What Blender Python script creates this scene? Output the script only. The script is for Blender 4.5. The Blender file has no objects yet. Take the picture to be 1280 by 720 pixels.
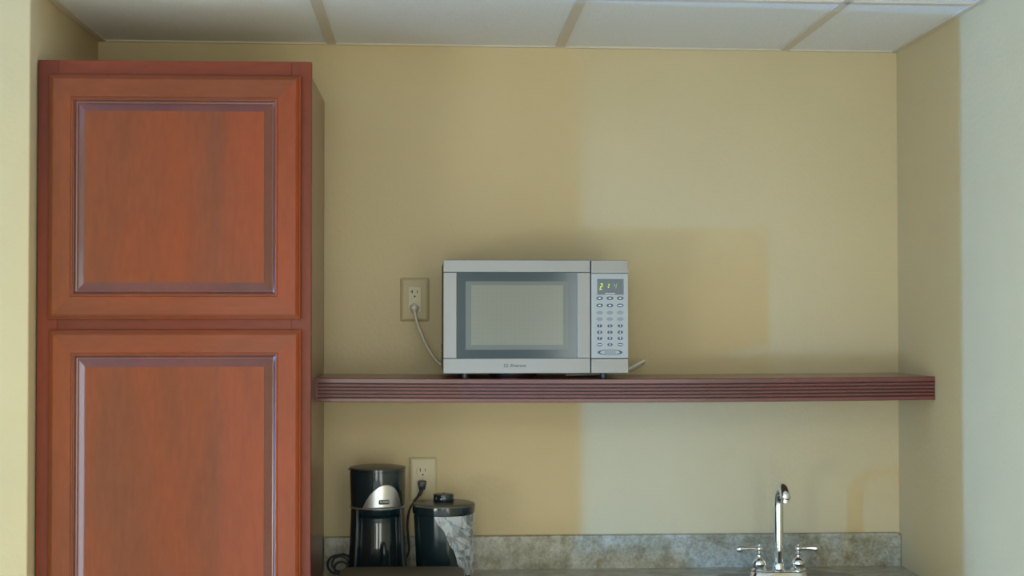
import bpy, bmesh, math, random
from mathutils import Vector, Matrix

S = bpy.context.scene
col = S.collection
PI = math.pi

# ------------------------------------------------------------------ camera
cam_data = bpy.data.cameras.new('camera')
cam = bpy.data.objects.new('camera', cam_data)
col.objects.link(cam)
yaw, pitch, roll, FPX = 0.0502447939, 0.0207787652, -0.000549376185, 1895.80147
fw = Vector((math.sin(yaw) * math.cos(pitch), math.cos(yaw) * math.cos(pitch), math.sin(pitch)))
rt = Vector((math.cos(yaw), -math.sin(yaw), 0))
up = rt.cross(fw)
rt2 = math.cos(roll) * rt + math.sin(roll) * up
up2 = -math.sin(roll) * rt + math.cos(roll) * up
M = Matrix((rt2, up2, -fw)).transposed().to_4x4()
M.translation = Vector((0.893301836, -4.05517227, 1.58056141))
cam.matrix_world = M
cam_data.sensor_width = 36
cam_data.lens = FPX * 36 / 1280
cam_data.clip_start = 0.05
S.camera = cam

# ------------------------------------------------------------------ world, lights, exposure
w = bpy.data.worlds.new('world'); S.world = w; w.use_nodes = True
w.node_tree.nodes['Background'].inputs[0].default_value = (0.55, 0.7, 0.8, 1)
w.node_tree.nodes['Background'].inputs[1].default_value = 0.3
S.view_settings.view_transform = 'Standard'
S.view_settings.look = 'None'
S.view_settings.gamma = 1
S.view_settings.use_curve_mapping = False
S.view_settings.exposure = 0.0

def area(name, loc, direction, sx, sy, power, color):
    l = bpy.data.lights.new(name, 'AREA'); l.shape = 'RECTANGLE'
    l.size = sx; l.size_y = sy; l.energy = power; l.color = color
    o = bpy.data.objects.new(name, l); col.objects.link(o)
    o.location = loc
    o.rotation_euler = Vector(direction).to_track_quat('-Z', 'Y').to_euler()
    return o

WARM = (0.93, 1.0, 0.99)
area('daylight_far_window_lower', (-1.9, -2.93, 1.04), (1, 0, 0), 0.12, 0.30, 190, (0.01, 0.33, 1.0))
area('daylight_far_window_upper', (-1.9, -2.93, 1.66), (1, 0, 0), 0.42, 0.24, 66, (0.10, 0.42, 1.0))
area('bevel_highlight_fill', (-1.9, -1.80, 0.95), (1, 0, 0), 0.6, 1.5, 18, (0.70, 0.78, 1.0))  # added lamp, puts highlights on the left door bevels
area('daylight_gap_window', (-1.9, -0.86, 1.20), (1, 0, 0), 0.055, 1.7, 106, (0.11, 0.37, 1.0))
area('overhead_fill_light', (0.9, -3.6, 2.27), (0, 0, -1), 1.2, 1.2, 20, WARM)  # added overhead fill for the general room level
area('front_fill_light', (0.52, -6.40, 1.15), (0, 1, 0.10), 0.84, 1.9, 30, WARM)  # added fill behind the camera, flattens the light on the back wall
area('side_fill_left', (-1.93, -4.9, 0.50), (1, 0.3, 0.5), 2.0, 0.6, 70, WARM)  # added low fill from the left, kept out of mirror reflections
area('side_fill_right', (2.08, -4.3, 1.10), (-1, 0.35, 0.12), 2.4, 1.7, 58, WARM)  # added fill from the right, balances the left one

# ------------------------------------------------------------------ materials
def mat(name, base=(0.5, 0.5, 0.5), rough=0.5, metal=0.0, coat=0.0, spec=0.5, emit=None, es=0.0, alpha=1.0):
    m = bpy.data.materials.new(name); m.use_nodes = True
    b = m.node_tree.nodes['Principled BSDF']
    b.inputs['Base Color'].default_value = (*base, 1)
    b.inputs['Roughness'].default_value = rough
    b.inputs['Metallic'].default_value = metal
    b.inputs['Coat Weight'].default_value = coat
    b.inputs['Coat Roughness'].default_value = 0.12
    b.inputs['Specular IOR Level'].default_value = spec
    if emit:
        b.inputs['Emission Color'].default_value = (*emit, 1)
        b.inputs['Emission Strength'].default_value = es
    return m

def noise(m, scale, detail=3, stretch=(1, 1, 1), rough=0.5):
    nt = m.node_tree
    tc = nt.nodes.new('ShaderNodeTexCoord'); mp = nt.nodes.new('ShaderNodeMapping')
    mp.inputs['Scale'].default_value = stretch
    n = nt.nodes.new('ShaderNodeTexNoise'); n.inputs['Scale'].default_value = scale
    n.inputs['Detail'].default_value = detail; n.inputs['Roughness'].default_value = rough
    nt.links.new(tc.outputs['Object'], mp.inputs[0]); nt.links.new(mp.outputs[0], n.inputs['Vector'])
    return n

def ramp(m, src, stops):
    r = m.node_tree.nodes.new('ShaderNodeValToRGB')
    el = r.color_ramp.elements
    while len(el) < len(stops): el.new(0.5)
    for e, (p, c) in zip(el, stops):
        e.position = p; e.color = (*c, 1)
    m.node_tree.links.new(src, r.inputs[0])
    return r

def mixc(m, a, b, fac=0.5, mode='MULTIPLY'):
    x = m.node_tree.nodes.new('ShaderNodeMix'); x.data_type = 'RGBA'; x.blend_type = mode
    x.inputs[0].default_value = fac
    m.node_tree.links.new(a, x.inputs[6]); m.node_tree.links.new(b, x.inputs[7])
    return x.outputs[2]

def setcol(m, out):
    m.node_tree.links.new(out, m.node_tree.nodes['Principled BSDF'].inputs['Base Color'])

def bump(m, src, strength, dist):
    b = m.node_tree.nodes.new('ShaderNodeBump')
    b.inputs['Strength'].default_value = strength; b.inputs['Distance'].default_value = dist
    m.node_tree.links.new(src, b.inputs['Height'])
    m.node_tree.links.new(b.outputs[0], m.node_tree.nodes['Principled BSDF'].inputs['Normal'])

WALL = (0.66, 0.52, 0.29)
m_wall = mat('painted_wall', WALL, 0.55, spec=0.3)
n = noise(m_wall, 3, 3)
r = ramp(m_wall, n.outputs[0], [(0.3, tuple(c * 0.97 for c in WALL)), (0.7, tuple(c * 1.02 for c in WALL))]); setcol(m_wall, r.outputs[0])
n = noise(m_wall, 90, 3); bump(m_wall, n.outputs[0], 0.35, 0.003)

m_tile = mat('ceiling_tile', (0.72, 0.70, 0.66), 0.9, spec=0.1)
n = noise(m_tile, 220, 4); r = ramp(m_tile, n.outputs[0], [(0.3, (0.78, 0.765, 0.72)), (0.65, (0.88, 0.86, 0.81))]); setcol(m_tile, r.outputs[0])
n = noise(m_tile, 160, 4); bump(m_tile, n.outputs[0], 0.4, 0.003)
m_tee = mat('ceiling_grid_metal', (0.66, 0.57, 0.44), 0.5)
m_floor = mat('floor_carpet', (0.42, 0.36, 0.27), 0.9)
n = noise(m_floor, 120, 3); r = ramp(m_floor, n.outputs[0], [(0.3, (0.50, 0.48, 0.42)), (0.7, (0.62, 0.60, 0.54))]); setcol(m_floor, r.outputs[0])

def wood(name, stretch, base, dark, light, rough=0.42, coat=0.06, spec=0.16, tint_x=False):
    m = mat(name, base, rough, coat=coat, spec=spec)
    m.node_tree.nodes['Principled BSDF'].inputs['Coat Roughness'].default_value = 0.18
    a = noise(m, 3.2, 4, stretch, 0.55)
    ra = ramp(m, a.outputs[0], [(0.28, dark), (0.5, base), (0.74, light)])
    g = noise(m, 60, 5, (stretch[0] * 1.0, stretch[1] * 1.0, stretch[2] * 1.0), 0.6)
    rg = ramp(m, g.outputs[0], [(0.3, (0.86, 0.84, 0.82)), (0.7, (1.05, 1.05, 1.05))])
    out = mixc(m, ra.outputs[0], rg.outputs[0], 0.8)
    if tint_x:      # tint steps across the width, more orange at the right
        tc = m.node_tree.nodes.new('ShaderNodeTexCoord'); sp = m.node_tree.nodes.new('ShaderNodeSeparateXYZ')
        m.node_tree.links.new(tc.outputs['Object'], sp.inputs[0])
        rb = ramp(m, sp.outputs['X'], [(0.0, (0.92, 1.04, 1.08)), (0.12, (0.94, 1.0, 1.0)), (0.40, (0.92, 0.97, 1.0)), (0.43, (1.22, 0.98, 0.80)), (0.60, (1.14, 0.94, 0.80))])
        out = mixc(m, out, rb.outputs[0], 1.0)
    setcol(m, out)
    return m
CH = (0.25, 0.060, 0.020); CD = (0.185, 0.056, 0.022); CL = (0.33, 0.064, 0.017)
m_wood_v = wood('cherry_wood_upright_grain', (1.6, 1, 0.35), CH, CD, CL, tint_x=True)
m_wood_h = wood('cherry_wood_level_grain', (0.35, 1, 1.6), CH, CD, CL)
m_edge = wood('cherry_wood_glazed_moulding', (1.2, 1, 0.5), (0.165, 0.038, 0.018), (0.12, 0.028, 0.014), (0.20, 0.044, 0.018), 0.30, 0.5, 0.5)
m_frame_v = wood('cherry_frame_upright_grain', (1.6, 1, 0.35), (0.20, 0.042, 0.018), (0.13, 0.030, 0.016), (0.25, 0.048, 0.018))
m_frame_h = wood('cherry_frame_level_grain', (0.35, 1, 1.6), (0.20, 0.042, 0.018), (0.13, 0.030, 0.016), (0.25, 0.048, 0.018))
m_mahog = wood('shelf_mahogany', (0.5, 1, 0.8), (0.175, 0.052, 0.044), (0.125, 0.040, 0.034), (0.235, 0.060, 0.050), 0.32, 0.3, 0.35)
m_groove = mat('shelf_groove_dark', (0.045, 0.014, 0.013), 0.45)  # grooves coloured darker than the reeds between them
m_side = wood('cherry_side_veneer', (1, 1, 0.35), (0.20, 0.085, 0.035), (0.16, 0.065, 0.03), (0.24, 0.10, 0.04), 0.30, 0.35, 0.4)
m_maple = mat('unfinished_maple_bounce', (0.80, 0.62, 0.40), 0.6)  # unseen cabinet top, made pale to bounce light onto the ceiling
m_shelftop = mat('shelf_top_laminate', (0.20, 0.09, 0.055), 0.28, coat=0.3)

m_lam = mat('speckled_laminate', (0.3, 0.28, 0.22), 0.32, coat=0.15)
a = noise(m_lam, 22, 6, (1, 1, 1), 0.7)
ra = ramp(m_lam, a.outputs[0], [(0.30, (0.21, 0.180, 0.115)), (0.45, (0.35, 0.320, 0.22)), (0.58, (0.47, 0.45, 0.36)), (0.72, (0.60, 0.59, 0.52))])
b_ = noise(m_lam, 140, 4, (1, 1, 1), 0.7)
rb = ramp(m_lam, b_.outputs[0], [(0.32, (0.66, 0.65, 0.62)), (0.62, (1.12, 1.12, 1.12))])
setcol(m_lam, mixc(m_lam, ra.outputs[0], rb.outputs[0], 0.9))

m_chrome = mat('chrome', (0.86, 0.88, 0.89), 0.06, 1.0)
m_steel = mat('brushed_stainless', (0.28, 0.265, 0.235), 0.42, 0.35)
n = noise(m_steel, 40, 3, (0.3, 1, 40)); bump(m_steel, n.outputs[0], 0.05, 0.001)
m_silver = mat('silver_plastic', (0.52, 0.53, 0.52), 0.38, 0.35)
m_silver2 = mat('keypad_silver', (0.40, 0.395, 0.36), 0.45, 0.0)
m_black = mat('gloss_black_plastic', (0.008, 0.019, 0.023), 0.13, coat=0.3)
m_blacks = mat('satin_black_plastic', (0.030, 0.031, 0.028), 0.38)
m_lidtop = mat('matt_lid_reflection_tint', (0.085, 0.074, 0.048), 0.34)  # brown-gold reflection painted into the black lid colour
m_dark = mat('dark_seam', (0.02, 0.03, 0.035), 0.5)
m_glass = mat('door_glass_dark', (0.045, 0.062, 0.062), 0.10, coat=0.1)
m_screen = mat('perforated_window_screen', (0.2, 0.19, 0.14), 0.2, coat=0.1)
v = m_screen.node_tree.nodes.new('ShaderNodeTexVoronoi'); v.inputs['Scale'].default_value = 420
v.inputs['Randomness'].default_value = 0.0
tc = m_screen.node_tree.nodes.new('ShaderNodeTexCoord'); m_screen.node_tree.links.new(tc.outputs['Object'], v.inputs['Vector'])
rv = ramp(m_screen, v.outputs[0], [(0.25, (0.11, 0.10, 0.068)), (0.55, (0.22, 0.20, 0.13))]); setcol(m_screen, rv.outputs[0])
m_screen_edge = mat('window_screen_border', (0.12, 0.125, 0.10), 0.2, coat=0.0)
m_display = mat('display_glass', (0.05, 0.075, 0.085), 0.2)
m_digit = mat('display_digits_lit', (0.1, 0.15, 0.02), 0.5, emit=(0.55, 0.80, 0.10), es=1.0)
m_digit2 = mat('display_digit_dim', (0.1, 0.15, 0.05), 0.5, emit=(0.24, 0.34, 0.16), es=1.0)
m_print = mat('dark_print', (0.03, 0.05, 0.065), 0.5)
m_white = mat('white_print', (0.6, 0.66, 0.68), 0.5)
m_key = mat('key_dark', (0.035, 0.065, 0.085), 0.4)
m_keyg = mat('key_grey', (0.27, 0.285, 0.27), 0.5)
m_cordw = mat('white_cord', (0.82, 0.76, 0.62), 0.45)
m_cordb = mat('black_cord', (0.018, 0.024, 0.024), 0.4)
m_plate = mat('almond_plate_upper', (0.52, 0.40, 0.20), 0.4)
m_plate2 = mat('almond_plate_lower', (0.62, 0.51, 0.29), 0.35)
m_recept = mat('almond_receptacle', (0.66, 0.56, 0.34), 0.35)
m_slot = mat('slot_dark', (0.03, 0.025, 0.02), 0.6)
m_leather = mat('brown_leatherette', (0.11, 0.082, 0.045), 0.65)
n = noise(m_leather, 300, 3); bump(m_leather, n.outputs[0], 0.5, 0.002)
m_brush = mat('brushed_emblem', (0.60, 0.60, 0.60), 0.30, 0.9)
m_trim = mat('dark_silver_trim', (0.22, 0.24, 0.26), 0.25, 0.7)
m_led = mat('switch_lit', (0.1, 0.2, 0.05), 0.4, emit=(0.4, 0.6, 0.15), es=0.6)

m_carafe = mat('carafe_dark_glass', (0.012, 0.018, 0.020), 0.05, coat=0.5)

def film(name, a0, a1):
    m = mat(name, (0.66, 0.70, 0.72), 0.14, spec=0.9)
    n = noise(m, 60, 2, (1, 1, 0.4)); n.inputs['Distortion'].default_value = 1.0
    r = ramp(m, n.outputs[0], [(0.42, (a0,) * 3), (0.58, (a1,) * 3)])
    m.node_tree.links.new(r.outputs[0], m.node_tree.nodes['Principled BSDF'].inputs['Alpha'])
    return m
m_film = film('clear_plastic_film', 0.18, 0.38)
m_film2 = film('clear_plastic_film_doubled', 0.42, 0.66)

# ------------------------------------------------------------------ mesh helpers
def obj(name, bm, m, parent=None, smooth=False, loc=None, keep=False):
    me = bpy.data.meshes.new(name)
    bmesh.ops.recalc_face_normals(bm, faces=bm.faces) if not keep else None
    bm.to_mesh(me); bm.free()
    for x in (m if isinstance(m, (list, tuple)) else [m]): me.materials.append(x)
    if smooth:
        for p in me.polygons: p.use_smooth = True
        try: me.set_sharp_from_angle(angle=math.radians(35))
        except Exception: pass
    o = bpy.data.objects.new(name, me); col.objects.link(o)
    if parent: o.parent = parent
    if loc: o.location = loc
    return o

def thing(name, label, cat, loc=(0, 0, 0), rz=0, group=None):
    o = bpy.data.objects.new(name, None); col.objects.link(o)
    o.location = loc; o.rotation_euler = (0, 0, rz); o['label'] = label; o['category'] = cat
    o.empty_display_size = 0.05
    if group: o['group'] = group
    return o

def tag(o, label, cat, group=None):
    o['label'] = label; o['category'] = cat
    if group: o['group'] = group
    return o

def struct(o):
    o['kind'] = 'structure'; return o

def box(bm, x0, x1, y0, y1, z0, z1, bev=0, seg=2, mi=0):
    r = bmesh.ops.create_cube(bm, size=1)
    vs = r['verts']
    for v in vs:
        v.co = Vector(((x0 + x1) / 2 + v.co.x * (x1 - x0), (y0 + y1) / 2 + v.co.y * (y1 - y0), (z0 + z1) / 2 + v.co.z * (z1 - z0)))
    fs = set(f for v in vs for f in v.link_faces)
    for f in fs: f.material_index = mi
    if bev:
        es = list(set(e for v in vs for e in v.link_edges))
        bmesh.ops.bevel(bm, geom=es, offset=bev, segments=seg, profile=0.5, affect='EDGES')
    return bm

def B(*a, **k):
    bm = bmesh.new(); return box(bm, *a, **k)

def lathe(bm, prof, seg=48, c=(0, 0, 0), a0=0, a1=2 * PI, sy=1.0, close=True):
    full = abs((a1 - a0) - 2 * PI) < 1e-6
    cnt = seg if full else seg + 1
    rings = []
    for (r, z) in prof:
        if r < 1e-6:
            rings.append([bm.verts.new((c[0], c[1], c[2] + z))] * cnt if full else [bm.verts.new((c[0], c[1], c[2] + z))] * cnt)
        else:
            rings.append([bm.verts.new((c[0] + r * math.sin(a0 + (a1 - a0) * i / seg), c[1] - sy * r * math.cos(a0 + (a1 - a0) * i / seg), c[2] + z)) for i in range(cnt)])
    for A, Bq in zip(rings, rings[1:]):
        for i in range(cnt if full else cnt - 1):
            j = (i + 1) % cnt
            q = []
            for v in (A[i], A[j], Bq[j], Bq[i]):
                if v not in q: q.append(v)
            if len(q) > 2:
                try: bm.faces.new(q)
                except ValueError: pass
    return rings

def catmull(pts, n=10):
    P = [Vector(p) for p in pts]
    P = [2 * P[0] - P[1]] + P + [2 * P[-1] - P[-2]]
    out = []
    for i in range(1, len(P) - 2):
        for k in range(n):
            t = k / n
            a, b, c, d = P[i - 1:i + 3]
            out.append(0.5 * ((2 * b) + (c - a) * t + (2 * a - 5 * b + 4 * c - d) * t * t + (3 * b - a - 3 * c + d) * t ** 3))
    out.append(P[-2]); return out

def tube(bm, pts, rad, seg=12, smooth=10, flat=1.0):
    P = catmull(pts, smooth) if smooth else [Vector(p) for p in pts]
    N = len(P)
    rads = [rad(i / (N - 1)) if callable(rad) else rad for i in range(N)]
    t0 = (P[1] - P[0]).normalized()
    ref = Vector((0, 0, 1)) if abs(t0.z) < 0.9 else Vector((1, 0, 0))
    nrm = (ref - t0 * ref.dot(t0)).normalized()
    rings = []
    for i in range(N):
        t = (P[min(i + 1, N - 1)] - P[max(i - 1, 0)]).normalized()
        nrm = (nrm - t * nrm.dot(t)).normalized(); bn = t.cross(nrm)
        rings.append([bm.verts.new(P[i] + rads[i] * (math.cos(2 * PI * k / seg) * nrm * flat + math.sin(2 * PI * k / seg) * bn)) for k in range(seg)])
    for A, C in zip(rings, rings[1:]):
        for k in range(seg): bm.faces.new((A[k], A[(k + 1) % seg], C[(k + 1) % seg], C[k]))
    bm.faces.new(rings[0][::-1]); bm.faces.new(rings[-1])
    return bm

def ball(bm, c, r, sz=1.0, sx=1.0):
    q = bmesh.ops.create_uvsphere(bm, u_segments=24, v_segments=14, radius=r)
    for v in q['verts']: v.co = Vector((v.co.x * sx, v.co.y, v.co.z * sz)) + Vector(c)

def rrect(x0, x1, y0, y1, r, n=6):
    pts = []
    for cx, cy, a in ((x1 - r, y1 - r, 0), (x0 + r, y1 - r, PI / 2), (x0 + r, y0 + r, PI), (x1 - r, y0 + r, 1.5 * PI)):
        for k in range(n + 1):
            t = a + PI / 2 * k / n
            pts.append((cx + r * math.cos(t), cy + r * math.sin(t)))
    return pts

def loft(bm, rings, cap0=True, cap1=True):
    R = [[bm.verts.new(p) for p in ring] for ring in rings]
    n = len(R[0])
    for A, C in zip(R, R[1:]):
        for i in range(n): bm.faces.new((A[i], A[(i + 1) % n], C[(i + 1) % n], C[i]))
    if cap0: bm.faces.new(R[0][::-1])
    if cap1: bm.faces.new(R[-1])
    return bm

def text_mesh(name, s, size, m, parent, loc, shear=0.0, ext=0.0002, sx=1.0, bold=0.0, rot=(PI / 2, 0, 0)):
    cu = bpy.data.curves.new(name + '_c', 'FONT'); cu.body = s; cu.size = size
    cu.align_x = 'CENTER'; cu.align_y = 'CENTER'; cu.extrude = ext; cu.shear = shear; cu.offset = bold
    cu.resolution_u = 2
    t = bpy.data.objects.new('tmp', cu); col.objects.link(t)
    dg = bpy.context.evaluated_depsgraph_get(); dg.update()
    me = bpy.data.meshes.new_from_object(t.evaluated_get(dg))
    bpy.data.objects.remove(t); bpy.data.curves.remove(cu)
    me.name = name; me.materials.clear(); me.materials.append(m)
    o = bpy.data.objects.new(name, me); col.objects.link(o)
    o.parent = parent; o.location = loc; o.rotation_euler = rot; o.scale = (sx, 1, 1)
    return o

# ------------------------------------------------------------------ setting
XR = 2.1451; ZC = 2.3178; CS = -0.0055     # right wall, ceiling height, slight fall of the ceiling to the right
STUB = 0.673; LX = -2.0; YB = -6.5; TOP = 2.42
struct(obj('wall_back', B(LX - 0.1, XR + 0.12, 0, 0.12, 0, TOP), m_wall))
struct(obj('wall_left', B(LX, 0.0, -STUB, -0.0005, 0, TOP, 0.004, 3), m_wall, smooth=True))
struct(obj('wall_right', B(XR, XR + 0.12, YB, -0.0005, 0, TOP), m_wall))
struct(obj('wall_front', B(LX - 0.1, XR + 0.12, YB - 0.12, YB, 0, TOP), m_wall))
struct(obj('wall_far_left', B(LX - 0.12, LX - 0.0, YB, -STUB, 0, TOP), m_wall))
struct(obj('unseen_light_baffle', B(-1.34, -1.30, -3.3, -2.50, 0, TOP), m_wall))  # added baffle out of view, fades the far daylight towards the right
struct(obj('unseen_light_baffle', B(-1.34, -1.30, -2.34, -2.12, 0, TOP), m_wall))  # added baffle, keeps the far daylight off the left stub
struct(obj('unseen_light_baffle', B(-1.34, -1.30, -2.4995, -2.3405, 1.16, 1.50), m_wall))  # added baffle between them, holds the lower daylight below the shelf
struct(obj('unseen_light_baffle', B(-0.27, -0.23, -1.28, -0.99, 0, TOP), m_wall))  # added out of view only to shade the left wall stub
struct(obj('floor', B(LX, XR, YB, 0, -0.05, 0), m_floor))

def zc(x): return ZC + CS * x
# ceiling: tiles sit 6 mm above the tee flanges
bm = bmesh.new()
for v in box(bm, LX, XR, YB, 0, 0, 0.06).verts:
    v.co.z += zc(v.co.x) + 0.004
struct(obj('ceiling', bm, m_tile))
def tee(name, x0, x1, y0, y1, drop=0.0):
    bm = bmesh.new(); box(bm, x0, x1, y0, y1, 0, 0.006 + drop, 0.0008, 1)
    for v in bm.verts: v.co.z += zc(v.co.x) - drop
    return struct(obj(name, bm, m_tee))
X1 = 0.6162
k = 0
for i in range(-4, 3):
    x = X1 + 0.6096 * i
    if i < 0:
        if x > -0.05: continue
        tee('trim_%d' % k, x - 0.012, x + 0.012, YB, -STUB); k += 1
    else:
        tee('trim_%d' % k, x - 0.0125, x + 0.0125, YB, -0.012); k += 1
for j in range(1, 10):
    y = -0.6096 * j - 0.012
    x0 = 0.0 if j == 1 else LX
    tee('trim_%d' % k, x0, XR, y - 0.012, y + 0.012); k += 1
# wall angles along the walls
tee('trim_%d' % k, 0.0, 0.021, -STUB, 0, 0.001); k += 1
tee('trim_%d' % k, XR - 0.016, XR, YB, 0, 0.001); k += 1
tee('trim_%d' % k, 0.0, XR, -0.010, 0, 0.001); k += 1

# ------------------------------------------------------------------ tall cabinet
cab = thing('tall_cabinet', 'tall reddish cherry wood pantry cabinet with two raised panel doors at left', 'cabinet', (0.3, -0.3, 0))
cab.location = (0, 0, 0)
CZ = 2.163
bm = bmesh.new()
box(bm, 0.010, 0.0285, -0.60, -0.003, 0.10, CZ - 0.002); box(bm, 0.5785, 0.597, -0.60, -0.003, 0.10, CZ - 0.002)
box(bm, 0.0285, 0.5785, -0.60, -0.003, 0.10, 0.12)
box(bm, 0.0285, 0.5785, -0.012, -0.004, 0.12, CZ - 0.022); box(bm, 0.02, 0.59, -0.55, -0.003, 0.0, 0.10)
obj('carcass', bm, m_side, cab)
obj('top_panel', B(0.0288, 0.5782, -0.5995, -0.0122, CZ - 0.022, CZ - 0.003), m_maple, cab)
bm = bmesh.new()
FX0, FX1 = 0.004, 0.613
box(bm, FX0, FX0 + 0.045, -0.620, -0.60, 0.10, CZ, 0.0012, 1); box(bm, FX1 - 0.045, FX1, -0.620, -0.60, 0.10, CZ, 0.0012, 1)
for z0, z1 in ((CZ - 0.052, CZ), (1.540, 1.600), (0.10, 0.15)):
    box(bm, FX0 + 0.0445, FX1 - 0.0445, -0.6198, -0.60, z0, z1, 0.0008, 1, mi=1)
obj('face_frame', bm, [m_frame_v, m_frame_h], cab)

def panel_door(x0, x1, z0, z1):
    yb = -0.6203          # back of the door
    T = 0.020
    # (inset, height above door back)
    prof = [(0.0, 0.0), (0.0, 0.009), (0.0015, 0.0115), (0.004, 0.0125), (0.0052, 0.0152), (0.009, 0.0185), (0.0115, T),
            (0.0500, T), (0.0512, T - 0.0012), (0.0524, T), (0.0548, T), (0.0562, T - 0.0020), (0.0572, T - 0.0022), (0.0592, T - 0.0058), (0.0615, T - 0.0080), (0.0640, T - 0.0084)]
    bm = bmesh.new(); rings = []
    for i, h in prof:
        a, b, c, d = x0 + i, x1 - i, z0 + i, z1 - i
        rings.append([bm.verts.new((x, yb - h, z)) for x, z in ((a, c), (b, c), (b, d), (a, d))])
    for ri, (A, C) in enumerate(zip(rings, rings[1:])):
        for k in range(4):
            f = bm.faces.new((A[k], A[(k + 1) % 4], C[(k + 1) % 4], C[k]))
            moul = ri >= 10
            f.material_index = 2 if moul else (1 if k in (0, 2) else 0)
    # close behind
    bk = [bm.verts.new((x, yb, z)) for x, z in ((x0 + 0.064, z0 + 0.064), (x1 - 0.064, z0 + 0.064), (x1 - 0.064, z1 - 0.064), (x0 + 0.064, z1 - 0.064))]
    for k in range(4):
        bm.faces.new((rings[0][k], rings[0][(k + 1) % 4], bk[(k + 1) % 4], bk[k]))
        bm.faces.new((rings[-1][k], rings[-1][(k + 1) % 4], bk[(k + 1) % 4], bk[k]))
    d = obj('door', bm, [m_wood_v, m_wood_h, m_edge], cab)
    prof2 = [(0.0642, 0.002), (0.0642, 0.0112), (0.0654, 0.0116), (0.0802, 0.0180), (0.0812, 0.0187), (0.0820, 0.0190)]
    bm = bmesh.new(); rings = []
    for i, h in prof2:
        a, b, c, e = x0 + i, x1 - i, z0 + i, z1 - i
        rings.append([bm.verts.new((x, yb - h, z)) for x, z in ((a, c), (b, c), (b, e), (a, e))])
    for A, C in zip(rings, rings[1:]):
        for k in range(4):
            f = bm.faces.new((A[k], A[(k + 1) % 4], C[(k + 1) % 4], C[k])); f.material_index = 1
    bm.faces.new(rings[-1]); bm.faces.new(rings[0][::-1])
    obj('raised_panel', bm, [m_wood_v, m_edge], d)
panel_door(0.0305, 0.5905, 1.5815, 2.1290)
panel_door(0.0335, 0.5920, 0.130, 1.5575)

# ------------------------------------------------------------------ shelf
shelf = thing('wall_shelf', 'long reddish brown wooden wall shelf with fluted front edge', 'shelf', (0.597, 0, 0))
SL = XR - 0.597 - 0.0005
def sag(x): return -0.0040 * math.sin(PI * min(max(x / SL, 0), 1))
SZ = 1.4365
def extr(bm, prof, x0, x1, n=40):
    rings = []
    for i in range(n + 1):
        x = x0 + (x1 - x0) * i / n
        rings.append([(x, y, z + sag(x)) for y, z in prof])
    loft(bm, rings)
bm = bmesh.new(); extr(bm, [(-0.0005, SZ), (-0.287, SZ), (-0.287, SZ - 0.028), (-0.0005, SZ - 0.028)], 0.0005, SL)
obj('board', bm, m_shelftop, shelf)
prof = [(-0.2872, SZ + 0.0006), (-0.303, SZ + 0.0006), (-0.305, SZ - 0.0014)]
z = SZ - 0.0108
groove = []
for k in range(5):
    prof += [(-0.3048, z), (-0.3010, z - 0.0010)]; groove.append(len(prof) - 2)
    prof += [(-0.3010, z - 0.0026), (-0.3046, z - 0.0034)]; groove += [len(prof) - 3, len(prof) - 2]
    prof += [(-0.3051, z - 0.0058)]
    z -= 0.0086
prof[-1] = (-0.3050, z + 0.0040)
prof += [(-0.305, SZ - 0.0565), (-0.3035, SZ - 0.058), (-0.2872, SZ - 0.058)]
bm = bmesh.new(); extr(bm, prof, 0.0075, SL - 0.0005)
npf = len(prof)
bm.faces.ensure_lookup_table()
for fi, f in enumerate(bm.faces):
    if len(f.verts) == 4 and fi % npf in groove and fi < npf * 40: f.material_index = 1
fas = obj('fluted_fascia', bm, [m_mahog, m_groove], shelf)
bm = bmesh.new(); box(bm, 0.0005, 0.0072, -0.3005, -0.02, SZ - 0.058, SZ - 0.0001)
obj('end_piece', bm, m_mahog, shelf)
bm = bmesh.new(); box(bm, 0.0075, SL, -0.022, -0.0005, SZ - 0.056, SZ - 0.0285)
for v in bm.verts: v.co.z -= 0.005
obj('wall_cleat', bm, m_mahog, shelf)

# ------------------------------------------------------------------ countertop, sink
CT = 0.918
SX0, SX1, SY0, SY1 = 1.615, 1.975, -0.50, -0.137
ctop = thing('countertop', 'brown grey speckled laminate countertop with low backsplash', 'countertop', (0.6, 0, 0)); ctop.location = (0, 0, 0)
bm = bmesh.new()
hx0, hx1, hy0, hy1 = SX0 + 0.012, SX1 - 0.012, SY0 + 0.012, SY1 - 0.012
x0, x1 = 0.6145, XR - 0.0005
box(bm, x0, hx0, -0.635, -0.001, CT - 0.038, CT)
box(bm, hx1, x1, -0.635, -0.001, CT - 0.038, CT)
box(bm, hx0, hx1, -0.635, hy0, CT - 0.038, CT)
box(bm, hx0, hx1, hy1, -0.001, CT - 0.038, CT)
obj('worktop', bm, m_lam, ctop)
ctop['label'] = 'brown grey speckled laminate countertop holding the sink'
bm = bmesh.new()
H = 0.088
ring = []
# front outline with rounded top right corner, rounded top edge
def out(o):
    r = 0.012
    pts = [(0.600, CT), (x1 - o, CT)]
    for k in range(7):
        t = PI / 2 * k / 6
        pts.append((x1 - o - r + r * math.cos(t), CT + H - o - r + r * math.sin(t)))
    pts.append((0.600, CT + H - o)); return pts
loft(bm, [[(x, y, z) for x, z in out(o)] for y, o in ((-0.001, 0), (-0.016, 0), (-0.0185, 0.0007), (-0.0200, 0.0028))])
tag(obj('backsplash', bm, m_lam, smooth=True), 'low grey brown speckled laminate backsplash along the back wall', 'backsplash')

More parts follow.
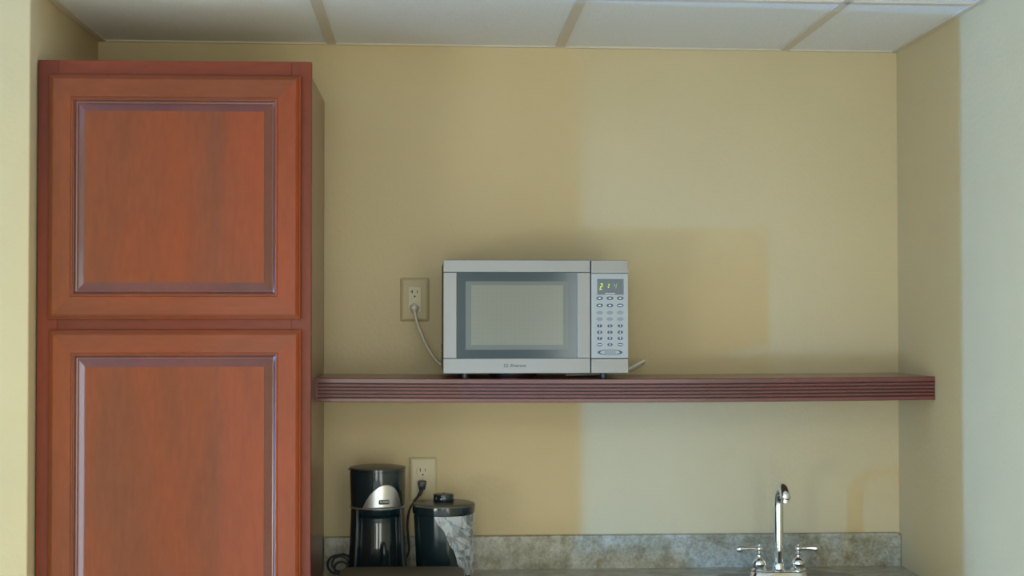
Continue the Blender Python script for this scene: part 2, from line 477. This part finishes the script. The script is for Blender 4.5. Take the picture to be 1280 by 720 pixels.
snk = thing('bar_sink', 'square stainless steel bar sink set into the counter under the faucet', 'sink', ((SX0 + SX1) / 2, (SY0 + SY1) / 2, CT))
def rr(i, z, r):
    hx = (SX1 - SX0) / 2 - i; hy = (SY1 - SY0) / 2 - i
    return [(x, y, z) for x, y in rrect(-hx, hx, -hy, hy, r)]
def rb(z, r, i):      # bowl ring, set forward to leave the faucet ledge
    hx = (SX1 - SX0) / 2 - i
    return [(x, y, z) for x, y in rrect(-hx, hx, -(SY1 - SY0) / 2 + i, (SY1 - SY0) / 2 - 0.105 - (i - 0.03), r)]
bm = bmesh.new()
loft(bm, [rr(0.0, 0.0003, 0.04), rr(0.001, 0.0025, 0.04), rr(0.004, 0.0035, 0.038), rr(0.010, 0.0018, 0.034)], cap0=False, cap1=False)
loft(bm, [rr(0.010, 0.0018, 0.034), rb(0.0018, 0.04, 0.03), rb(-0.004, 0.04, 0.034), rb(-0.14, 0.04, 0.04), rb(-0.152, 0.03, 0.055)], cap0=False)
obj('basin', bm, m_steel, snk, smooth=True)
bm = bmesh.new(); lathe(bm, [(0.0, 0), (0.03, 0), (0.042, 0.002), (0.045, 0.0)], 32, (0, -0.05, -0.1515))
obj('drain', bm, m_chrome, snk, smooth=True)

# ------------------------------------------------------------------ faucet
FY = -0.185
fa = thing('faucet', 'chrome gooseneck faucet with two lever handles behind the sink', 'faucet', (1.7735, FY, CT + 0.0018))
bm = bmesh.new()
def pl(i, z, r): return [(x, y, z) for x, y in rrect(-0.0745 + i, 0.0745 - i, -0.028 + i, 0.028 - i, r, 8)]
loft(bm, [pl(0, 0, 0.026), pl(0, 0.004, 0.026), pl(0.003, 0.0085, 0.0235), pl(0.004, 0.0125, 0.0225), pl(0.007, 0.0155, 0.0195), pl(0.012, 0.0165, 0.0145)])
obj('deck_plate', bm, m_chrome, fa, smooth=True)
bm = bmesh.new()
lathe(bm, [(0.0, 0.0163), (0.0175, 0.0163), (0.0175, 0.0185), (0.0155, 0.0205), (0.0150, 0.032), (0.0140, 0.0345), (0.0128, 0.036), (0.0, 0.036)], 40)
lathe(bm, [(0.0, 0.0345), (0.0122, 0.0345), (0.0122, 0.060), (0.0127, 0.064), (0.0127, 0.069), (0.0, 0.069)], 40)
obj('spout_collar', bm, m_chrome, fa, smooth=True)
# gooseneck: rises, bends forward and a little to the right
bm = bmesh.new()
path = [(0, 0, 0.068), (0, 0, 0.10), (0, 0, 0.155), (0, 0, 0.185)]
R = 0.050; dx, dy = -0.03, -1.0
for k in range(1, 15):
    t = PI * 0.76 * k / 14
    s = R * (1 - math.cos(t)); path.append((dx * s, dy * s, 0.185 + R * math.sin(t)))
L = path[-1]; path.append((L[0] + dx * 0.002, L[1] + dy * 0.002, L[2] - 0.007))
tube(bm, path, 0.0125, 28, 6)
obj('spout', bm, m_chrome, fa, smooth=True)
bm = bmesh.new()
lathe(bm, [(0, 0.012), (0.011, 0.012), (0.0125, 0.008), (0.0128, 0.0), (0.0120, -0.002), (0.0105, -0.003), (0.0105, -0.010), (0.0, -0.010)], 32, (L[0], L[1] - 0.002, L[2] - 0.008))
obj('aerator', bm, m_chrome, fa, smooth=True)
for s in (-1, 1):
    hx = 0.0506 * s
    bm = bmesh.new()
    lathe(bm, [(0, 0.0150), (0.0195, 0.0150), (0.0205, 0.018), (0.0185, 0.0215), (0.0160, 0.0235), (0.0172, 0.027), (0.0185, 0.033), (0.0175, 0.040), (0.0130, 0.0455), (0.0075, 0.0485), (0.0052, 0.052), (0.0050, 0.056), (0.0078, 0.058), (0.0082, 0.0605), (0.0055, 0.063), (0.0, 0.064)], 36, (hx, 0, 0))
    h = obj('handle', bm, m_chrome, fa, smooth=True)
    bm = bmesh.new()
    ball(bm, (hx, 0, 0.0715), 0.0092)
    ball(bm, (hx, 0, 0.0815), 0.0042, 0.7)
    def rad(t):
        return 0.0050 + 0.0038 * (max(0, (t - 0.35) / 0.5) ** 1.2 if t < 0.85 else max(0.05, 1 - ((t - 0.85) / 0.15) ** 2))
    tube(bm, [(hx + s * 0.006, 0, 0.0720), (hx + s * 0.03, -0.001, 0.0725), (hx + s * (0.0590 if s < 0 else 0.0525), -0.002, 0.0710)], rad, 18, 12)
    obj('lever', bm, m_chrome, h, smooth=True)

# ------------------------------------------------------------------ microwave
MW, MH, MD = 0.457, 0.279, 0.325
mw = thing('microwave', 'silver microwave oven with dark window on the wall shelf', 'microwave', (1.1395, -0.334, SZ - 0.0035), math.radians(0.6))
Z0 = 0.0150
bm = bmesh.new(); box(bm, -MW / 2 + 0.0015, MW / 2 - 0.0015, 0.0105, MD - 0.02, Z0 + 0.001, Z0 + MH - 0.001, 0.004, 2)
body = obj('casing', bm, m_dark, mw)
bm = bmesh.new()
for k in range(9):
    box(bm, -MW / 2 - 0.0006, -MW / 2 + 0.0016, 0.255, 0.295, Z0 + 0.012 + k * 0.0065, Z0 + 0.015 + k * 0.0065)
obj('side_vent', bm, m_blacks, mw)
for sx in (-1, 1):
    for fy in (0.05, 0.27):
        bm = bmesh.new(); lathe(bm, [(0, 0), (0.0075, 0), (0.0085, 0.004), (0.0085, Z0 + 0.0015), (0, Z0 + 0.0015)], 24, (sx * 0.173, fy, 0))
        obj('foot', bm, m_blacks, mw, smooth=True)
xl = -MW / 2
def X(v): return xl + v
def Z(v): return Z0 + v
door = obj('door', B(X(0.0), X(0.3625), 0.0015, 0.0105, Z(0), Z(MH), 0.003, 2), m_dark, mw)
def strip(name, a, b, c, d, m, par, t=0.002):
    return obj(name, B(X(a), X(b), -t, 0.0022, Z(c), Z(d), 0.0009, 2), m, par)
strip('door_strip', 0.001, 0.3622, 0.2490, MH - 0.0006, m_steel, door)
strip('door_strip', 0.001, 0.3622, 0.0006, 0.0368, m_steel, door)
strip('door_strip', 0.001, 0.0335, 0.0378, 0.2480, m_steel, door)
strip('door_strip', 0.3300, 0.3622, 0.0378, 0.2480, m_steel, door)
gl = obj('window_glass', B(X(0.0340), X(0.3295), 0.0, 0.0022, Z(0.0378), Z(0.2480)), m_glass, door)
obj('window_screen', B(X(0.0553), X(0.3085), -0.0004, 0.0001, Z(0.0585), Z(0.2265)), [m_screen_edge], door)
obj('window_mesh', B(X(0.0690), X(0.2955), -0.0008, -0.0003, Z(0.0700), Z(0.2170)), [m_screen], door)
text_mesh('maker_name', 'Emerson', 0.0104, m_print, door, (X(0.1835), -0.0021, Z(0.0195)), shear=0.35, sx=1.05, bold=0.00015)
bm = bmesh.new()
for a, b, c, d in ((0, 0.0012, 0, 0.008), (0.0085, 0.0097, 0, 0.008), (0, 0.0097, 0, 0.0008), (0, 0.0097, 0.0072, 0.008), (0.0044, 0.0053, 0, 0.008)):
    box(bm, X(0.1495 + a), X(0.1495 + b), -0.0024, -0.0019, Z(0.0155 + c), Z(0.0155 + d))
obj('maker_emblem', bm, m_print, door)
cp = obj('control_panel', B(X(0.3645), X(MW), 0.0015, 0.0105, Z(0), Z(MH), 0.003, 2), m_dark, mw)
strip('panel_strip', 0.3648, MW - 0.0008, 0.2465, MH - 0.0006, m_steel, cp)
obj('keypad', B(X(0.3648), X(MW - 0.0008), -0.0018, 0.0022, Z(0.0375), Z(0.2456), 0.0008, 2), m_silver2, cp)
strip('door_release', 0.3648, MW - 0.0008, 0.0006, 0.0355, m_steel, cp, 0.0024)
def mx(px): return 0.3648 + (px - 738.6) * 0.00198   # keypad columns
def mz(row): return row
dsp = obj('display', B(X(0.3795), X(0.4450), -0.0024, -0.0015, Z(0.1935), Z(0.2325), 0.0006, 1), m_display, cp)
bm = bmesh.new()
for a, b, c, d in ((0.3795, 0.4450, 0.2312, 0.2325), (0.3795, 0.4450, 0.1935, 0.1945), (0.3795, 0.3810, 0.1935, 0.2325), (0.4435, 0.4450, 0.1935, 0.2325)):
    box(bm, X(a), X(b), -0.0030, -0.0020, Z(c), Z(d))
obj('display_border', bm, m_glass, cp)
def seg7(ch, cx, cz, w_, h_, t, m):
    on = {'2': 'abged', '1': 'bc', ':': '', '4': 'fgbc', '3': 'abgcd'}[ch]
    bm = bmesh.new(); sh = 0.18
    S7 = {'a': (-w_, w_, h_ - t, h_), 'g': (-w_, w_, -t / 2, t / 2), 'd': (-w_, w_, -h_, -h_ + t), 'f': (-w_, -w_ + t, 0, h_), 'b': (w_ - t, w_, 0, h_), 'e': (-w_, -w_ + t, -h_, 0), 'c': (w_ - t, w_, -h_, 0)}
    for s in on:
        a, b, c, d = S7[s]; box(bm, a, b, -0.0027, -0.0022, c, d)
    for v in bm.verts: v.co.x += v.co.z * sh + X(cx); v.co.z += Z(cz)
    obj('digit', bm, m, dsp)
seg7('2', 0.3895, 0.2135, 0.0028, 0.0078, 0.0019, m_digit)
bm = bmesh.new()
box(bm, X(0.4075), X(0.4100), -0.0027, -0.0022, Z(0.2160), Z(0.2200)); box(bm, X(0.4060), X(0.4088), -0.0027, -0.0022, Z(0.2105), Z(0.2138))
obj('colon', bm, m_digit, dsp)
seg7('4', 0.4245, 0.2150, 0.0028, 0.0058, 0.0010, m_digit2)
obj('display_mark', B(X(0.3995), X(0.4240), -0.0027, -0.0022, Z(0.1958), Z(0.1974)), m_white, dsp)

def ellipse_bm(cx, cz, a, b, y0, y1, n=28):
    bm = bmesh.new()
    loft(bm, [[(cx + a * k_ * math.cos(2 * PI * i / n), y, cz + b * k_ * math.sin(2 * PI * i / n)) for i in range(n)] for y, k_ in ((y0, 1), (y1 + 0.0002, 1), (y1, 0.93))])
    return bm
colx = (0.3855, 0.4110, 0.4365)
zb = Z0 + SZ - 0.0035
rowz = [1.6334, 1.6157, 1.5975, 1.5820, 1.5652, 1.5495, 1.5345, 1.5190]
nums = {(4, 0): '1', (4, 1): '2', (4, 2): '3', (5, 0): '4', (5, 1): '5', (5, 2): '6', (6, 0): '7', (6, 1): '8', (6, 2): '9', (7, 1): '0'}
for ri, zz in enumerate(rowz):
    for ci, cx in enumerate(colx):
        z = zz - zb + Z0 - 0.0005
        big = ri < 4
        a_, b__ = (0.0082, 0.0044) if big else (0.0066, 0.0040)
        if ri == 7 and ci != 1: a_, b__ = 0.0070, 0.0038
        kk = obj('key', ellipse_bm(X(cx), z, a_, b__, -0.0015, -0.0026), m_keyg if ri in (2, 3) else m_key, cp)
        if ri in (0, 1):
            if (ri, ci) == (1, 2):
                obj('key_symbol', B(X(cx) - 0.0050, X(cx) + 0.0050, -0.0030, -0.0024, z - 0.0015, z + 0.0015), m_white, kk)
            else:
                obj('key_symbol', ellipse_bm(X(cx), z, 0.0040, 0.0022, -0.0024, -0.0030, 6), m_white, kk)
        if (ri, ci) in nums:
            text_mesh('key_numeral', nums[(ri, ci)], 0.0085, m_white, kk, (X(cx), -0.0028, z), bold=0.0002, sx=0.85)
        elif ri == 7:
            obj('key_symbol', B(X(cx) - 0.0050, X(cx) + 0.0050, -0.0030, -0.0024, z - 0.0010, z + 0.0012), m_white, kk)
zs = 1.4995 - zb + Z0
for s in (-1, 1):
    bm = bmesh.new(); n_ = 16
    outp = []; inn = []
    for i in range(n_ + 1):
        t = -PI * 0.42 + PI * 0.84 * i / n_
        outp.append((s * 0.031 * math.cos(t), 0.0072 * math.sin(t))); inn.append((s * (0.0245 * math.cos(t)), 0.0062 * math.sin(t)))
    pts = outp + inn[::-1]
    fr = [bm.verts.new((X(0.411) + x, -0.0026, zs + z)) for x, z in pts]
    bk = [bm.verts.new((X(0.411) + x, -0.0016, zs + z)) for x, z in pts]
    N_ = len(pts)
    for i in range(n_):
        bm.faces.new((fr[i], fr[i + 1], fr[N_ - 2 - i], fr[N_ - 1 - i]))
    for i in range(N_): bm.faces.new((fr[i], fr[(i + 1) % N_], bk[(i + 1) % N_], bk[i]))
    obj('start_key_arc', bm, m_key, cp)
obj('start_key', ellipse_bm(X(0.411), zs, 0.0145, 0.0082, -0.0015, -0.0030), m_keyg, cp)
# cord, plug and the loose loop behind; world points -> local frame of the microwave
MWI = (Matrix.Translation(mw.location) @ Matrix.Rotation(math.radians(0.6), 4, 'Z')).inverted()
def tl(pts): return [tuple(MWI @ Vector(p)) for p in pts]
bm = bmesh.new()
tube(bm, tl([(0.8366, -0.030, 1.6120), (0.8375, -0.040, 1.600), (0.8455, -0.034, 1.568), (0.8680, -0.028, 1.513), (0.8900, -0.030, 1.478), (0.908, -0.030, 1.462), (0.935, -0.022, 1.4570)]), 0.0030, 12, 10)
obj('power_cord', bm, m_cordw, mw, smooth=True)
bm = bmesh.new()
P0 = Vector((0.8364, -0.006, 1.6110))
rgs = lathe(bm, [(0, 0), (0.0120, 0), (0.0125, 0.008), (0.0105, 0.016), (0.0050, 0.028), (0, 0.028)], 28)
bmesh.ops.rotate(bm, verts=bm.verts, cent=(0, 0, 0), matrix=Matrix.Rotation(PI / 2, 3, 'X'))
for v in bm.verts: v.co = MWI @ (v.co + P0)
obj('plug', bm, m_cordw, mw, smooth=True)
bm = bmesh.new()
tube(bm, tl([(1.225, -0.200, 1.4395), (1.290, -0.16, 1.4396), (1.350, -0.12, 1.4400), (1.3900, -0.09, 1.4470), (1.4200, -0.08, 1.4600), (1.4400, -0.07, 1.4695), (1.4445, -0.05, 1.4660), (1.420, -0.03, 1.449), (1.37, -0.020, 1.440)]), 0.0034, 12, 10)
obj('cord_loop', bm, m_cordw, mw, smooth=True)
bm = bmesh.new(); lathe(bm, [(0.0, 0.0010), (0.052, 0.0010), (0.060, 0.006), (0.062, 0.0135), (0.0, 0.0135)], 40, (-0.05, 0.12, 0))
obj('underside_glint_disc', bm, m_chrome, mw, smooth=True)  # chrome disc added to stand in for a glint under the oven

# ------------------------------------------------------------------ wall outlets
def plate(parent, w_, h_, m):
    bm = bmesh.new()
    def r_(i, y): return [(x, y, z) for x, z in rrect(-w_ / 2 + i, w_ / 2 - i, -h_ / 2 + i, h_ / 2 - i, 0.004)]
    loft(bm, [r_(0, -0.0006), r_(0, -0.0012), r_(0.0012, -0.0030), r_(0.006, -0.0052), r_(0.009, -0.0056)])
    return obj('cover_plate', bm, m, parent, smooth=True)
def slots(parent, cz, tee_left=False, y=-0.0085):
    bm = bmesh.new()
    box(bm, -0.0078, -0.0056, y, y + 0.002, cz + 0.000, cz + 0.009)
    if tee_left: box(bm, -0.0110, -0.0056, y, y + 0.002, cz + 0.0034, cz + 0.0056)
    box(bm, 0.0056, 0.0076, y, y + 0.002, cz + 0.001, cz + 0.008)
    obj('slot', bm, m_slot, parent)
    bm = bmesh.new(); lathe(bm, [(0, 0), (0.0024, 0), (0.0024, 0.002), (0, 0.002)], 16)
    bmesh.ops.rotate(bm, verts=bm.verts, cent=(0, 0, 0), matrix=Matrix.Rotation(PI / 2, 3, 'X'))
    for v in bm.verts: v.co += Vector((0, y + 0.002, cz - 0.0080))
    obj('ground_hole', bm, m_slot, parent)
def screw(parent, cz, y=-0.0058):
    bm = bmesh.new(); lathe(bm, [(0, 0), (0.0028, 0), (0.0026, 0.0008), (0, 0.0012)], 18)
    bmesh.ops.rotate(bm, verts=bm.verts, cent=(0, 0, 0), matrix=Matrix.Rotation(PI / 2, 3, 'X'))
    for v in bm.verts: v.co += Vector((0, y, cz))
    obj('screw', bm, m_plate, parent, smooth=True)
o1 = thing('wall_outlet', 'almond wall outlet with white plug beside the microwave', 'outlet', (0.8375, 0, 1.6338))
plate(o1, 0.078, 0.116, m_plate)
rc = obj('receptacle', B(-0.0165, 0.0165, -0.0078, -0.002, -0.0335, 0.0335, 0.0012, 2), m_plate2, o1)
slots(rc, 0.0165, True, -0.0082)
screw(o1, 0.0485); screw(o1, -0.0485)
obj('test_button', B(-0.006, 0.006, -0.0088, -0.0070, -0.0040, 0.0010, 0.0004, 1), m_recept, rc)

o2 = thing('wall_outlet', 'almond wall outlet with black plug above the ice bucket', 'outlet', (0.8592, 0, 1.1567))
plate(o2, 0.0745, 0.116, m_plate2)
for s in (1, -1):
    bm = bmesh.new()
    pts = []
    for i in range(40):
        t = 2 * PI * i / 40
        pts.append((0.0172 * math.cos(t), max(-0.0140, min(0.0140, 0.0172 * math.sin(t)))))
    loft(bm, [[(x * k_, y, z * k_ + s * 0.0195) for x, z in pts] for y, k_ in ((-0.0035, 1), (-0.0072, 1), (-0.0078, 0.96))])
    rc = obj('receptacle', bm, m_recept, o2)
    slots(rc, s * 0.0195 + 0.0, False, -0.0082)
screw(o2, 0.0, -0.0056)

# ------------------------------------------------------------------ coffee maker
cm = thing('coffee_maker', 'small black coffee maker with silver domed front beside the tall cabinet', 'coffee maker', (0.745, -0.150, CT), math.radians(9))
bm = bmesh.new()
lathe(bm, [(0, 0), (0.0785, 0), (0.080, 0.003), (0.0795, 0.016), (0.077, 0.0185), (0, 0.0185)], 64)
obj('base', bm, m_black, cm, smooth=True)
bm = bmesh.new()
lathe(bm, [(0.0, 0.1815), (0.0680, 0.1815), (0.0680, 0.188), (0.0690, 0.191), (0.0712, 0.262), (0.0714, 0.2755), (0.0702, 0.2760), (0.0702, 0.2775), (0.0716, 0.2780), (0.0716, 0.2835), (0.0, 0.2835)], 72)
obj('water_tank', bm, m_black, cm, smooth=True)
bm = bmesh.new()
lathe(bm, [(0, 0.2830), (0.0718, 0.2830), (0.0722, 0.2845), (0.0712, 0.2860), (0.060, 0.2880), (0.0, 0.2905)], 72)
box(bm, -0.0760, -0.070, -0.004, 0.004, 0.279, 0.284, 0.001, 1)
obj('lid', bm, m_lidtop, cm, smooth=True)
# rear housing, C-shaped, open to the front
bm = bmesh.new()
A0 = math.radians(56)
n_ = 44
rings = []
for z, ro, ri in ((0.018, 0.0775, 0.064), (0.06, 0.0735, 0.062), (0.11, 0.0705, 0.061), (0.1818, 0.0685, 0.060)):
    ring = []
    for i in range(n_ + 1):
        t = A0 + (2 * PI - 2 * A0) * i / n_; ring.append((ro * math.sin(t), -ro * math.cos(t), z))
    for i in range(n_, -1, -1):
        t = A0 + (2 * PI - 2 * A0) * i / n_; ring.append((ri * math.sin(t), -ri * math.cos(t), z))
    rings.append(ring)
loft(bm, rings)
obj('housing', bm, m_black, cm, smooth=True)
for s in (-1, 1):
    bm = bmesh.new()
    rings = []
    for z, ro in ((0.019, 0.0780), (0.06, 0.0740), (0.11, 0.0710), (0.1815, 0.0690)):
        ring = []
        for t, r_ in ((A0 - 0.015, ro), (A0 + 0.025, ro + 0.0006), (A0 + 0.025, ro - 0.004), (A0 - 0.015, ro - 0.004)):
            ring.append((s * r_ * math.sin(t), -r_ * math.cos(t), z))
        rings.append(ring)
    loft(bm, rings)
    obj('pillar_trim', bm, m_trim, cm, smooth=True)
bm = bmesh.new()
lathe(bm, [(0.0680, 0.1835), (0.0708, 0.1837), (0.0716, 0.1855), (0.0708, 0.1875), (0.0685, 0.1878)], 72)
obj('band', bm, m_brush, cm, smooth=True)
# domed emblem plate
bm = bmesh.new()
n_ = 40; rows = 14
def wrap(xa, z, off):
    r_ = 0.0682 + (z - 0.188) * 0.03 + 0.0012 + off
    return (r_ * math.sin(xa), -r_ * math.cos(xa), z)
apex = 0.247; base_z = 0.187; ha = math.radians(44); ca = math.radians(5)
outl = []
for i in range(n_ + 1):
    q = math.cos(PI * i / n_)
    a_ = ca - ha * q + math.radians(5) * (1 - q * q)
    outl.append((a_, base_z + (apex - base_z) * (1 - abs(q) ** 2.3)))
grid = []
for (a_, zt) in outl:
    grid.append([wrap(a_, base_z + (zt - base_z) * k / rows, 0.0016) for k in range(rows + 1)])
V = [[bm.verts.new(p) for p in g] for g in grid]
for i in range(n_):
    for k in range(rows):
        bm.faces.new((V[i][k], V[i + 1][k], V[i + 1][k + 1], V[i][k + 1]))
bmesh.ops.remove_doubles(bm, verts=bm.verts, dist=1e-5)
emb = obj('front_plate', bm, m_brush, cm, smooth=True)
so = emb.modifiers.new('s', 'SOLIDIFY'); so.thickness = 0.0022; so.offset = 0
# badge
ang = math.radians(6)
bm = bmesh.new()
def rb_(i, y): return [(x, y, z) for x, z in rrect(-0.0135 + i, 0.0135 - i, -0.0058 + i, 0.0058 - i, 0.003)]
loft(bm, [rb_(0, 0.003), rb_(0, -0.0005), rb_(0.0006, -0.0012)])
R_ = Matrix.Translation((0.0727 * math.sin(ang), -0.0727 * math.cos(ang), 0.2035)) @ Matrix.Rotation(ang, 4, 'Z')
for v in bm.verts: v.co = R_ @ v.co
bd = obj('badge', bm, m_blacks, cm)
t = text_mesh('badge_lettering', 'BUNN', 0.0078, m_white, bd, (0, 0, 0), bold=0.0001)
t.matrix_local = R_ @ Matrix.Translation((0, -0.0014, 0.0004)) @ Matrix.Rotation(PI / 2, 4, 'X')
# carafe
bm = bmesh.new()
lathe(bm, [(0, 0.020), (0.055, 0.020), (0.0585, 0.024), (0.0590, 0.060), (0.0580, 0.100), (0.0565, 0.130), (0.0560, 0.150), (0, 0.150)], 64, (0, -0.004, 0))
cf = obj('carafe', bm, m_carafe, cm, smooth=True)
bm = bmesh.new(); lathe(bm, [(0, 0.149), (0.0565, 0.149), (0.0570, 0.160), (0.052, 0.166), (0, 0.167)], 64, (0, -0.004, 0))
obj('carafe_lid', bm, m_black, cf, smooth=True)
bm = bmesh.new(); lathe(bm, [(0, 0.1675), (0.0585, 0.1675), (0.0620, 0.183), (0, 0.183)], 64, (0, -0.003, 0))
obj('filter_basket', bm, m_black, cm, smooth=True)
bm = bmesh.new()
tube(bm, [(0.006, -0.060, 0.098), (0.006, -0.078, 0.096), (0.006, -0.084, 0.080), (0.006, -0.083, 0.056), (0.006, -0.076, 0.042), (0.006, -0.062, 0.038)], 0.0055, 14, 8)
obj('carafe_handle', bm, m_black, cf, smooth=True)
bm = bmesh.new(); box(bm, -0.010, 0.004, -0.0815, -0.0780, 0.004, 0.014, 0.001, 1)
obj('power_switch', bm, m_led, cm)
# cord up to the outlet and slack cord at the left
CMI = (Matrix.Translation(cm.location) @ Matrix.Rotation(math.radians(9), 4, 'Z')).inverted()
def cl(pts): return [tuple(CMI @ Vector(p)) for p in pts]
bm = bmesh.new()
tube(bm, cl([(0.8572, -0.034, 1.1345), (0.8520, -0.040, 1.122), (0.8380, -0.040, 1.1020), (0.8240, -0.038, 1.078), (0.8190, -0.036, 1.040), (0.8220, -0.040, 1.000), (0.8235, -0.050, 0.975), (0.815, -0.058, 0.955), (0.800, -0.075, 0.942)]), lambda t: 0.0048 if t < 0.16 else 0.0030, 12, 8)
obj('power_cord', bm, m_cordb, cm, smooth=True)
bm = bmesh.new(); box(bm, -0.0115, 0.0115, -0.030, -0.0080, -0.0120, 0.0115, 0.003, 2)
for v in bm.verts:
    if v.co.z < 0: v.co.x *= 0.72
    v.co = CMI @ (v.co + Vector((0.8572, 0, 1.1420)))
obj('plug', bm, m_blacks, cm, smooth=True)
for q, (cx, cz, rr_, yy) in enumerate(((0.640, 0.946, 0.024, -0.10), (0.648, 0.950, 0.020, -0.115), (0.652, 0.941, 0.017, -0.13))):
    bm = bmesh.new()
    pts = [(cx + rr_ * math.cos(t) * 1.1, yy + 0.008 * math.sin(t * 0.5), cz + rr_ * math.sin(t)) for t in [2 * PI * i / 12 for i in range(13)]]
    if q == 0: pts = [(0.676, -0.12, 0.966), (0.66, -0.11, 0.974)] + pts[3:]
    tube(bm, cl(pts), 0.0032, 10, 6)
    obj('power_cord', bm, m_cordb, cm, smooth=True)

# ------------------------------------------------------------------ ice bucket with a plastic liner bag
ib = thing('ice_bucket', 'round black ice bucket with lid and knob on the counter', 'ice bucket', (0.9137, -0.190, CT))
bm = bmesh.new()
lathe(bm, [(0, 0), (0.0655, 0), (0.068, 0.003), (0.0760, 0.165), (0.0760, 0.172), (0.070, 0.172), (0.063, 0.006), (0, 0.006)], 80)
obj('bucket', bm, m_black, ib, smooth=True)
bm = bmesh.new()
lathe(bm, [(0, 0.1922), (0.0795, 0.1922), (0.0793, 0.1950), (0.0775, 0.1975), (0.0735, 0.1990), (0.060, 0.2000), (0, 0.2010)], 80)
ld = obj('lid', bm, m_lidtop, ib, smooth=True)
bm = bmesh.new()
lathe(bm, [(0, 0.1725), (0.0775, 0.1725), (0.0790, 0.1740), (0.0796, 0.180), (0.0797, 0.1921), (0, 0.1921)], 80)
obj('lid_rim', bm, m_black, ld, smooth=True)
bm = bmesh.new()
lathe(bm, [(0, 0.200), (0.0255, 0.200), (0.0262, 0.2015), (0.0262, 0.2175), (0.0255, 0.2190), (0, 0.2190)], 48)
kn = obj('knob', bm, m_black, ld, smooth=True)
bm = bmesh.new()
lathe(bm, [(0, 0.2189), (0.0256, 0.2189), (0.0245, 0.2205), (0.010, 0.2212), (0.003, 0.2220), (0.002, 0.2235), (0, 0.2238)], 48)
obj('knob_cap', bm, m_lidtop, kn, smooth=True)

bm = bmesh.new()
rnd = random.Random(4)
NU, NV = 6, 9
V = []
for j in range(NV + 1):
    v_ = j / NV; z = 0.1715 - 0.150 * v_
    lf = -16 + (30 * v_ / 0.5 if v_ < 0.5 else 30 + 24 * (v_ - 0.5) / 0.5) + rnd.uniform(-2.0, 2.0)
    rg = 84 + 10 * math.sin(v_ * 3)
    row = []
    for i in range(NU + 1):
        u = i / NU
        a_ = math.radians(lf + (rg - lf) * u + (rnd.uniform(-4, 4) if 0 < i < NU else 0))
        zz = z + (rnd.uniform(-0.004, 0.004) if 0 < j < NV else 0)
        diag = abs(((u * 2.2 - v_ * 1.9) % 1.0) - 0.5) * 2
        r_ = 0.0692 + (z - 0.003) * 0.0494 + 0.0052 * diag * (0.3 + 0.7 * min(1, v_ * 3)) + rnd.uniform(0, 0.0024)
        row.append(bm.verts.new((r_ * math.sin(a_), -r_ * math.cos(a_), zz)))
    V.append(row)
for j in range(NV):
    for i in range(NU):
        bm.faces.new((V[j][i], V[j][i + 1], V[j + 1][i + 1])); bm.faces.new((V[j][i], V[j + 1][i + 1], V[j + 1][i]))
for k, f in enumerate(bm.faces): f.material_index = 0 if rnd.random() < 0.55 else 1
bag = obj('plastic_bag', bm, [m_film, m_film2], loc=(0.9137, -0.190, CT))
tag(bag, 'crumpled clear plastic liner bag hanging over the ice bucket side', 'bag')
so = bag.modifiers.new('s', 'SOLIDIFY'); so.thickness = 0.0003

# ------------------------------------------------------------------ brown box in front
bm = bmesh.new()
def tr(i, z, r): return [(x, y, z) for x, y in rrect(-0.152 + i, 0.152 - i, -0.125 + i, 0.125 - i, r, 8)]
loft(bm, [tr(0.001, 0, 0.035), tr(0, 0.003, 0.036), tr(0, 0.045, 0.036), tr(0.003, 0.052, 0.033), tr(0.009, 0.055, 0.028)])
bx = obj('storage_box', bm, m_leather, smooth=True, loc=(0.812, -0.418, CT))
tag(bx, 'low dark brown box with rounded corners in front of the coffee maker', 'box')
